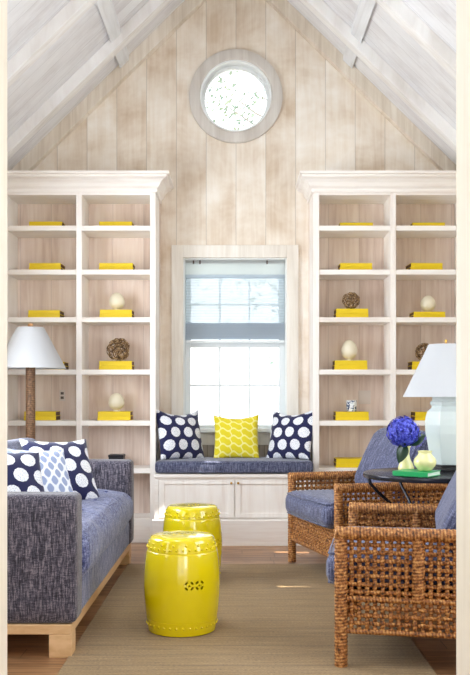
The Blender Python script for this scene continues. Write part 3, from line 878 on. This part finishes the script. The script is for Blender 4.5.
# ================================================================= RUG
rg = MB().box(-.70, .786, 2.5, 5.82, .0005, .0085).build('rug', M['rug'], bevel=.002)
tag(rg, 'tan ribbed sisal rug under the stools and chairs', 'rug')

# ================================================================= WICKER CHAIRS
def weave(mb, O, U, V, N, w, h, p=.031, r=.0090, amp=.0045, jitter=.0012, seed=1):
    """open plain weave in the rectangle O + u*U + v*V"""
    rnd = random.Random(seed)
    nu = max(1, round(w/p)); nv = max(1, round(h/p)); pu = w/nu; pv = h/nv
    fu = Vector(N)
    for i in range(nu+1):
        if i in (0, nu): continue
        pts = []
        j0 = rnd.uniform(-1, 1)*jitter
        for j in range(2*nv+1):
            v = j*pv/2; k = j/2
            s = math.sin(PI*(k+i+.5))*amp if True else 0
            pts.append(O + U*(i*pu+j0+rnd.uniform(-1,1)*jitter) + V*v + fu*s)
        mb.tube(pts, r, 6, flat=tuple(fu))
    for j in range(nv+1):
        if j in (0, nv): continue
        pts = []; j0 = rnd.uniform(-1, 1)*jitter
        for i in range(2*nu+1):
            u = i*pu/2; k = i/2
            s = -math.sin(PI*(k+j+.5))*amp
            pts.append(O + U*u + V*(j*pv+j0+rnd.uniform(-1,1)*jitter) + fu*s)
        mb.tube(pts, r, 6, flat=tuple(fu))
def rope(pts, r, seg=14, step=.009, amp=.06):
    P = [Vector(p) for p in pts]; out = []; rs = []
    for a, b in zip(P, P[1:]):
        L = (b-a).length; n = max(2, int(L/step))
        for i in range(n): out.append(a.lerp(b, i/n))
    out.append(P[-1])
    rs = [r*(1+amp*(1 if i % 2 else -1)) for i in range(len(out))]
    return MB().tube(out, rs, seg)
V3 = Vector
def chair(label):
    t = thing('wicker_armchair', label, 'chair', group='wicker armchairs with blue cushions')
    xf, xr = .37, -.37; yw = .385; za = .535; zb = .145; R = .027; ap = .155
    for y in (yw, -yw):
        rope([(xf, y, .0), (xf, y, .12), (xf, y, za)], R*.98).build('leg', M['rattan'], t, smooth=True)
        rope([(xr, y, .0), (xr, y, .12), (xr-.01, y, za)], R*.98).build('leg', M['rattan'], t, smooth=True)
        rope([(xf+.022, y, za+.002), (xr-.02, y, za+.002)], R).build('arm_rail', M['rattan'], t, smooth=True)
        rope([(xf-.305, y, za), (xf-.305, y, .27)], R*.9).build('arm_post', M['rattan'], t, smooth=True)
        mb = MB(); weave(mb, V3((xf-.01, y, zb)), V3((-1,0,0)), V3((0,0,1)), V3((0, 1, 0)), xf-xr-.02, za-zb-.01, seed=2)
        mb.build('side_weave', M['rattan'], t, smooth=True)
        rope([(xf, y, zb), (xr, y, zb)], .012, 8).build('bottom_rail', M['rattan'], t, smooth=True)
        rope([(xf, y, .275), (xr, y, .275)], .013, 8).build('seat_rail', M['rattan'], t, smooth=True)
    mb = MB(); weave(mb, V3((xf, -yw+.02, zb)), V3((0,1,0)), V3((0,0,1)), V3((1,0,0)), 2*yw-.04, .15, p=.022, r=.0102, seed=5)
    mb.build('front_weave', M['rattan'], t, smooth=True)
    rope([(xf, -yw, zb), (xf, yw, zb)], .013, 8).build('bottom_rail', M['rattan'], t, smooth=True)
    rope([(xf, -yw, .295), (xf, yw, .295)], .013, 8).build('front_rail', M['rattan'], t, smooth=True)
    # back
    zt_ = .70
    for y in (yw, -yw): rope([(xr-.01, y, za), (xr-.05, y*.96, zt_)], R*.9).build('back_post', M['rattan'], t, smooth=True)
    rope([(xr-.05, -yw*.98, zt_), (xr-.05, yw*.98, zt_)], R).build('back_rail', M['rattan'], t, smooth=True)
    mb = MB(); weave(mb, V3((xr-.005, -yw+.02, zb)), V3((0,1,0)), V3((-.08,0,1)).normalized(), V3((1,0,0)), 2*yw-.04, zt_-zb, seed=6)
    mb.build('back_weave', M['rattan'], t, smooth=True)
    # deck under the cushion
    MB().box(xr+.02, xf-.02, -yw+.025, yw-.025, .272, .292).build('seat_deck', M['rattan_dark'], t)
    # cushions
    sc = MB(); cushion(sc, xr+.13, xf+.062, -yw+.033, yw-.033, .308, .452, .045, .016, 26, 26, seed=3, amp=.004)
    c1 = sc.build('seat_pad', M['seat_cloth'], t, smooth=True)
    hy = yw-.035
    mb = MB()
    for z in (.322, .442): mb.tube([(xf+.005, -hy+.012, z), (xf+.056, -hy+.03, z), (xf+.065, 0, z), (xf+.056, hy-.03, z), (xf+.005, hy-.012, z)], .004, 6)
    mb.build('piping', M['seat_cloth'], c1, smooth=True)
    bc = MB(); cushion(bc, -.09, .09, -.325, .325, 0, .41, .06, .02, 16, 26, seed=8, amp=.005)
    o = bc.build('back_pad', M['seat_cloth'], t, smooth=True); o.location = (-.078, 0, .450); o.rotation_euler = (0, math.radians(-27), 0)
    return t
ch1 = chair('nearest wicker armchair at the right, its woven side toward us')
ch1.location = (.866, 3.968, .006); ch1.scale = (1, 1.08, 1); ch1.rotation_euler = (0, 0, math.atan2(.19, -.982))
ch2 = copy_tree(ch1)
ch2['label'] = 'far wicker armchair beside the window seat, its blue cushions in view'
ch2.location = (.840, 5.630, .006); ch2.rotation_euler = (0, 0, math.atan2(-.28, -.96)); ch2.scale = (1.02, 1.02, 1.04)

# ================================================================= SIDE TABLE
tx, ty, tz = 1.008, 4.70, .692
tb = thing('side_table', 'round dark metal side table between the wicker chairs', 'table', (tx, ty, 0))
MB().lathe([(0, tz-.012), (.325, tz-.014), (.338, tz-.022), (.342, tz-.012), (.340, tz), (.334, tz+.003), (.326, tz), (0, tz)], 72).build('table_top', M['table'], tb, smooth=True, angle=40)
for k in range(4):
    a = k*PI/2 + math.radians(200)
    pr = [(.325, tz-.018), (.315, tz-.05), (.27, tz-.10), (.20, tz-.16), (.13, tz-.25), (.09, tz-.36), (.085, .24), (.11, .14), (.16, .06), (.20, .010)]
    if k == 0: a = math.radians(187)
    MB().tube([(r*math.cos(a), r*math.sin(a), z) for r, z in pr], .0085, 8).build('leg', M['table'], tb, smooth=True)
MB().tube([(.087*math.cos(i*PI/12), .087*math.sin(i*PI/12), .30) for i in range(24)], .007, 8, closed=True).build('ring', M['table'], tb, smooth=True)

# table lamp
ly = 4.85; lx = wx(446, ly)
tl = thing('table_lamp', 'white ceramic table lamp with a large white shade on the dark round table', 'lamp', (lx, ly, tz+.0005))
zz = lambda py: wz(py, ly) - tz
MB().lathe([(0,0), (.092,0), (.092,.014), (.083,.020), (.083,.034), (0,.034)], 6, rot=0).build('stand', M['black'], tl, bevel=.002)
k = ly/F
pr = [(0, .034), (.076, .034), (.079, .045), (.096, .12), (.111, .20), (.114, zz(425)), (.112, zz(418)), (.102, zz(411.5)), (.082, zz(408.5)), (.078, zz(407)), (.078, zz(405.5)), (.086, zz(405)), (.086, zz(402)), (.076, zz(401)), (.074, zz(394)), (0, zz(394))]
MB().lathe(pr, 6, rot=0).build('body', M['celadon'], tl, bevel=.004, bseg=3)
lampshade(tl, .229, zz(397), .092, zz(344.5))
MB().tube([(0,0,zz(394)), (0,0,zz(344))], .005, 8).build('stem', M['brass'], tl)
MB().lathe([(0,zz(344.5)), (.012,zz(344.5)), (.006,zz(343)), (.004,zz(342)), (.009,zz(340.5)), (0,zz(339))], 16).build('finial', M['brass'], tl, smooth=True)

# green book, vases, hydrangea
gb = thing('book', 'flat green book under the small cream vase on the round table', 'book', (.910, 4.535, tz+.003), math.radians(-35))
MB().box(-.094, .094, -.082, .082, .0, .004).box(-.094, .094, -.082, .082, .020, .024).box(-.094, .094, -.082, -.078, .004, .020).build('cover', M['green'], gb, bevel=.001)
MB().box(-.090, .091, -.078, .079, .004, .020).build('pages', M['paper'], gb)
vy = 4.60
v2 = MB().lathe([(0,0), (.030,0), (.036,.006), (.054,.030), (.057,.045), (.052,.062), (.036,.080), (.032,.090), (.037,.100), (.033,.100), (.028,.088), (.030,.08), (.045,.06), (.045,.03), (.03,.012), (0,.012)], 40).build('squat_vase', M['cream'], smooth=True, angle=60)
v2.location = (wx(425, 4.52), 4.52, tz+.0275); tag(v2, 'small squat pale yellow vase on the green book', 'vase')
vy = 4.68; vx = wx(406, vy)
v1 = MB().lathe([(0,0), (.030,0), (.038,.008), (.042,.028), (.034,.052), (.022,.075), (.017,.10), (.019,.125), (.026,.142), (.022,.142), (.014,.12), (.013,.10), (.018,.075), (.03,.05), (.036,.028), (.03,.012), (0,.012)], 40).build('bud_vase', M['cream'], smooth=True, angle=60)
v1.location = (vx, vy, tz+.001); tag(v1, 'slender pale yellow vase holding the blue hydrangea', 'vase')
hy = thing('hydrangea', 'blue hydrangea bloom with dark leaves in the slender vase', 'flower', (vx, vy, tz+.12))
hb = thing  # noqa
fc = V3((-.016, -.01, .098)); rr = .084
mb = MB(); rnd = random.Random(5)
mb.ball(fc, rr*.70, 2)
N = 300
for i in range(N):
    zq = 1-2*(i+.5)/N; a = i*2.399963; q = math.sqrt(1-zq*zq); d = V3((q*math.cos(a), q*math.sin(a), zq))
    rad = rr*rnd.uniform(.80, 1.04); c = fc + V3((d.x*1.0, d.y, d.z*.92))*rad
    u = d.orthogonal().normalized(); v = d.cross(u); th0 = rnd.uniform(0, 6)
    for kq in range(4):
        th = th0 + kq*PI/2; e = u*math.cos(th)+v*math.sin(th); g = d.cross(e); s = rnd.uniform(.012, .017)
        P = [c, c+e*s*.6+g*s*.5+d*s*.1, c+e*s*1.15+d*s*rnd.uniform(-.1, .25), c+e*s*.6-g*s*.5+d*s*.1]
        try: mb.bm.faces.new([mb.bm.verts.new(p) for p in P])
        except ValueError: pass
o = mb.build('flower_head', M['petal'], hy)
MB().tube([(0,0,-.10), (0,-.001,-.02), (0,-.005,.05)], .004, 6).build('stem', M['leaf'], hy)
def leafmesh(base, tip, width, nrm, droop=.02):
    mb = MB(); b = V3(base); e = V3(tip)-b; L = e.length; e.normalize(); sd = e.cross(V3(nrm)).normalized(); up = sd.cross(e)
    def fn(u, v):
        w = width*math.sin(PI*min(1, u*.98+.01))**.75*(1-.25*u); s = 2*v-1
        return b + e*L*u + sd*w*s*.5 + up*(abs(s)*w*.22 - droop*u*u)
    mb.grid(fn, 10, 6); return mb
for bpt, tip, w_, nn in (((.01,0,.03), (.095, -.01, .085), .075, (-.2,-1,.25)), ((-.01,-.02,.035), (-.045,-.06,-.055), .07, (0,-1,.35)), ((0,0,.03), (.03,.09,.05), .06, (0,0,1))):
    lo = leafmesh(bpt, tip, w_, nn).build('leaf', M['leaf'], hy, smooth=True)
    m_ = lo.modifiers.new('s', 'SOLIDIFY'); m_.thickness = .001
sp = MB(); rnd = random.Random(2)
base = V3((.02, .01, 0))
for i in range(3):
    tipp = V3((.08+i*.018, .02+.01*i, .035+.016*i)); sp.tube([base, base.lerp(tipp, .5)+V3((0,0,.015)), tipp], .0015, 5)
    for j in range(14): sp.ball(base.lerp(tipp, .55+.45*j/14)+V3((rnd.uniform(-1,1), rnd.uniform(-1,1), rnd.uniform(-1,1)))*.008, .005, 1)
sp.build('lilac_sprigs', M['sprig'], hy)

# ================================================================= OUTSIDE
gr = MB().box(-30, 30, 7.4, 45, -.6, -.5).build('ground', M['grass']); struct(gr)
def tree(loc, h, rc, seed, label, nleaf=2600):
    rnd = random.Random(seed)
    t = thing('garden_tree', label, 'tree', loc, group='trees outside the window')
    mb = MB(); tips = []
    mb.tube([(0,0,0), (.1,0,h*.25), (0,.1,h*.5), (.1,.1,h*.8)], [.16,.12,.09,.03], 8)
    for i in range(22):
        z = h*rnd.uniform(.22, .8); a = rnd.uniform(0, 6.28); L = rc*rnd.uniform(.5, 1)
        p0 = V3((.05,.05,z)); p1 = p0+V3((math.cos(a)*L*.5, math.sin(a)*L*.5, L*.22)); p2 = p0+V3((math.cos(a)*L, math.sin(a)*L, L*.6))
        mb.tube([p0, p1, p2], [.045,.03,.01], 5); tips += [p1, p2, (p1+p2)/2]
    mb.build('trunk', M['trunk'], t, smooth=True)
    lm = MB()
    for i in range(nleaf):
        c = rnd.choice(tips)+V3((rnd.gauss(0,1), rnd.gauss(0,1), rnd.gauss(0,1)))*rc*.16
        s = rnd.uniform(.04, .09); d = V3((rnd.gauss(0,1), rnd.gauss(0,1), rnd.gauss(0,1))).normalized(); u = d.orthogonal().normalized()*s; v = d.cross(u)*.6
        lm.bm.faces.new([lm.bm.verts.new(p) for p in (c-u, c-v, c+u, c+v)])
    o = lm.build('foliage', M['leaves'], t); o['kind'] = 'stuff'
tree((-3.2, 17, -.5), 7, 2.6, 1, 'pale leafy tree outside, at the left of the window view')
tree((3.0, 20, -.5), 9, 3.0, 2, 'tall pale tree outside, at the right of the window view', 3200)
tree((1.9, 27, -.5), 13.5, 3.2, 3, 'tree whose crown shows through the round window', 5200)

# ================================================================= LIGHT
wld = bpy.data.worlds.new('sky'); scene.world = wld; wld.use_nodes = True
nt = wld.node_tree; bg = nt.nodes['Background']
tc = nt.nodes.new('ShaderNodeTexCoord'); sp_ = nt.nodes.new('ShaderNodeSeparateXYZ'); rp = nt.nodes.new('ShaderNodeValToRGB')
nt.links.new(tc.outputs['Generated'], sp_.inputs[0]); nt.links.new(sp_.outputs[2], rp.inputs[0])
rp.color_ramp.elements[0].position = .0; rp.color_ramp.elements[0].color = (.96,.98,1,1)
rp.color_ramp.elements[1].position = .9; rp.color_ramp.elements[1].color = (.72,.86,1,1)
nt.links.new(rp.outputs[0], bg.inputs[0]); bg.inputs[1].default_value = 3.0

def area(name, loc, rot, sx_, sy_, power, col=(1,1,1), spread=PI):
    l = bpy.data.lights.new(name, 'AREA'); l.shape = 'RECTANGLE'; l.size = sx_; l.size_y = sy_; l.energy = power; l.color = col; l.spread = spread
    o = bpy.data.objects.new(name, l); C.objects.link(o); o.location = loc; o.rotation_euler = rot; return o
# daylight coming in at the hall end, the left windows and the skylight
area('daylight_hall', (1.2, -1.2, 1.5), (PI/2, 0, math.radians(22)), .8, 2.0, 36, (1,.95,.9))
area('daylight_left_near', (-WX-.25, 3.05, 1.6), (0, -PI/2, 0), 1.5, 1.1, 8, (.9,.95,1))
area('daylight_left_far', (-WX-.25, 4.87, 1.6), (0, -PI/2, 0), 1.5, 1.4, 84, (.9,.95,1))
area('fill_right', (WX+.25, 3.4, 1.5), (0, PI/2, 0), 1.4, 1.5, 38, (.84,.92,1))  # fill lamp at the added right window, evens out the left light
area('daylight_skylight', (-.95, 3.6, 4.45), (0, math.radians(-44.3), 0), 1.0, 1.7, 40, (.78,.89,1))
#area('daylight_window', (wx(235, YW), YW+.35, 1.45), (-PI/2, 0, 0), .75, 1.3, 30, (.9,.95,1))
sun = bpy.data.lights.new('sun', 'SUN'); sun.energy = 17; sun.angle = math.radians(.35); sun.color = (1,.95,.86)
so = bpy.data.objects.new('sun', sun); C.objects.link(so)
so.rotation_euler = V3((-1, .12, -1.02)).to_track_quat('-Z', 'Y').to_euler()

# ================================================================= CAMERA
cam = bpy.data.cameras.new('camera'); co = bpy.data.objects.new('camera', cam); C.objects.link(co)
co.location = (0, 0, H); co.rotation_euler = (PI/2, 0, 0)
cam.sensor_fit = 'VERTICAL'; cam.sensor_height = 36; cam.lens = F/675*36
cam.shift_y = (PY-337.5)/675; cam.shift_x = -(PX-235)/675
cam.clip_start = .05
scene.camera = co
vs = scene.view_settings; vs.view_transform = 'Standard'; vs.look = 'None'; vs.gamma = 1; vs.use_curve_mapping = False; vs.exposure = 0.0
scene.cycles.max_bounces = 10; scene.cycles.diffuse_bounces = 6; scene.cycles.transparent_max_bounces = 12
scene.cycles.use_denoising = True; scene.cycles.sample_clamp_indirect = 6
scene.cycles.caustics_reflective = False; scene.cycles.caustics_refractive = False
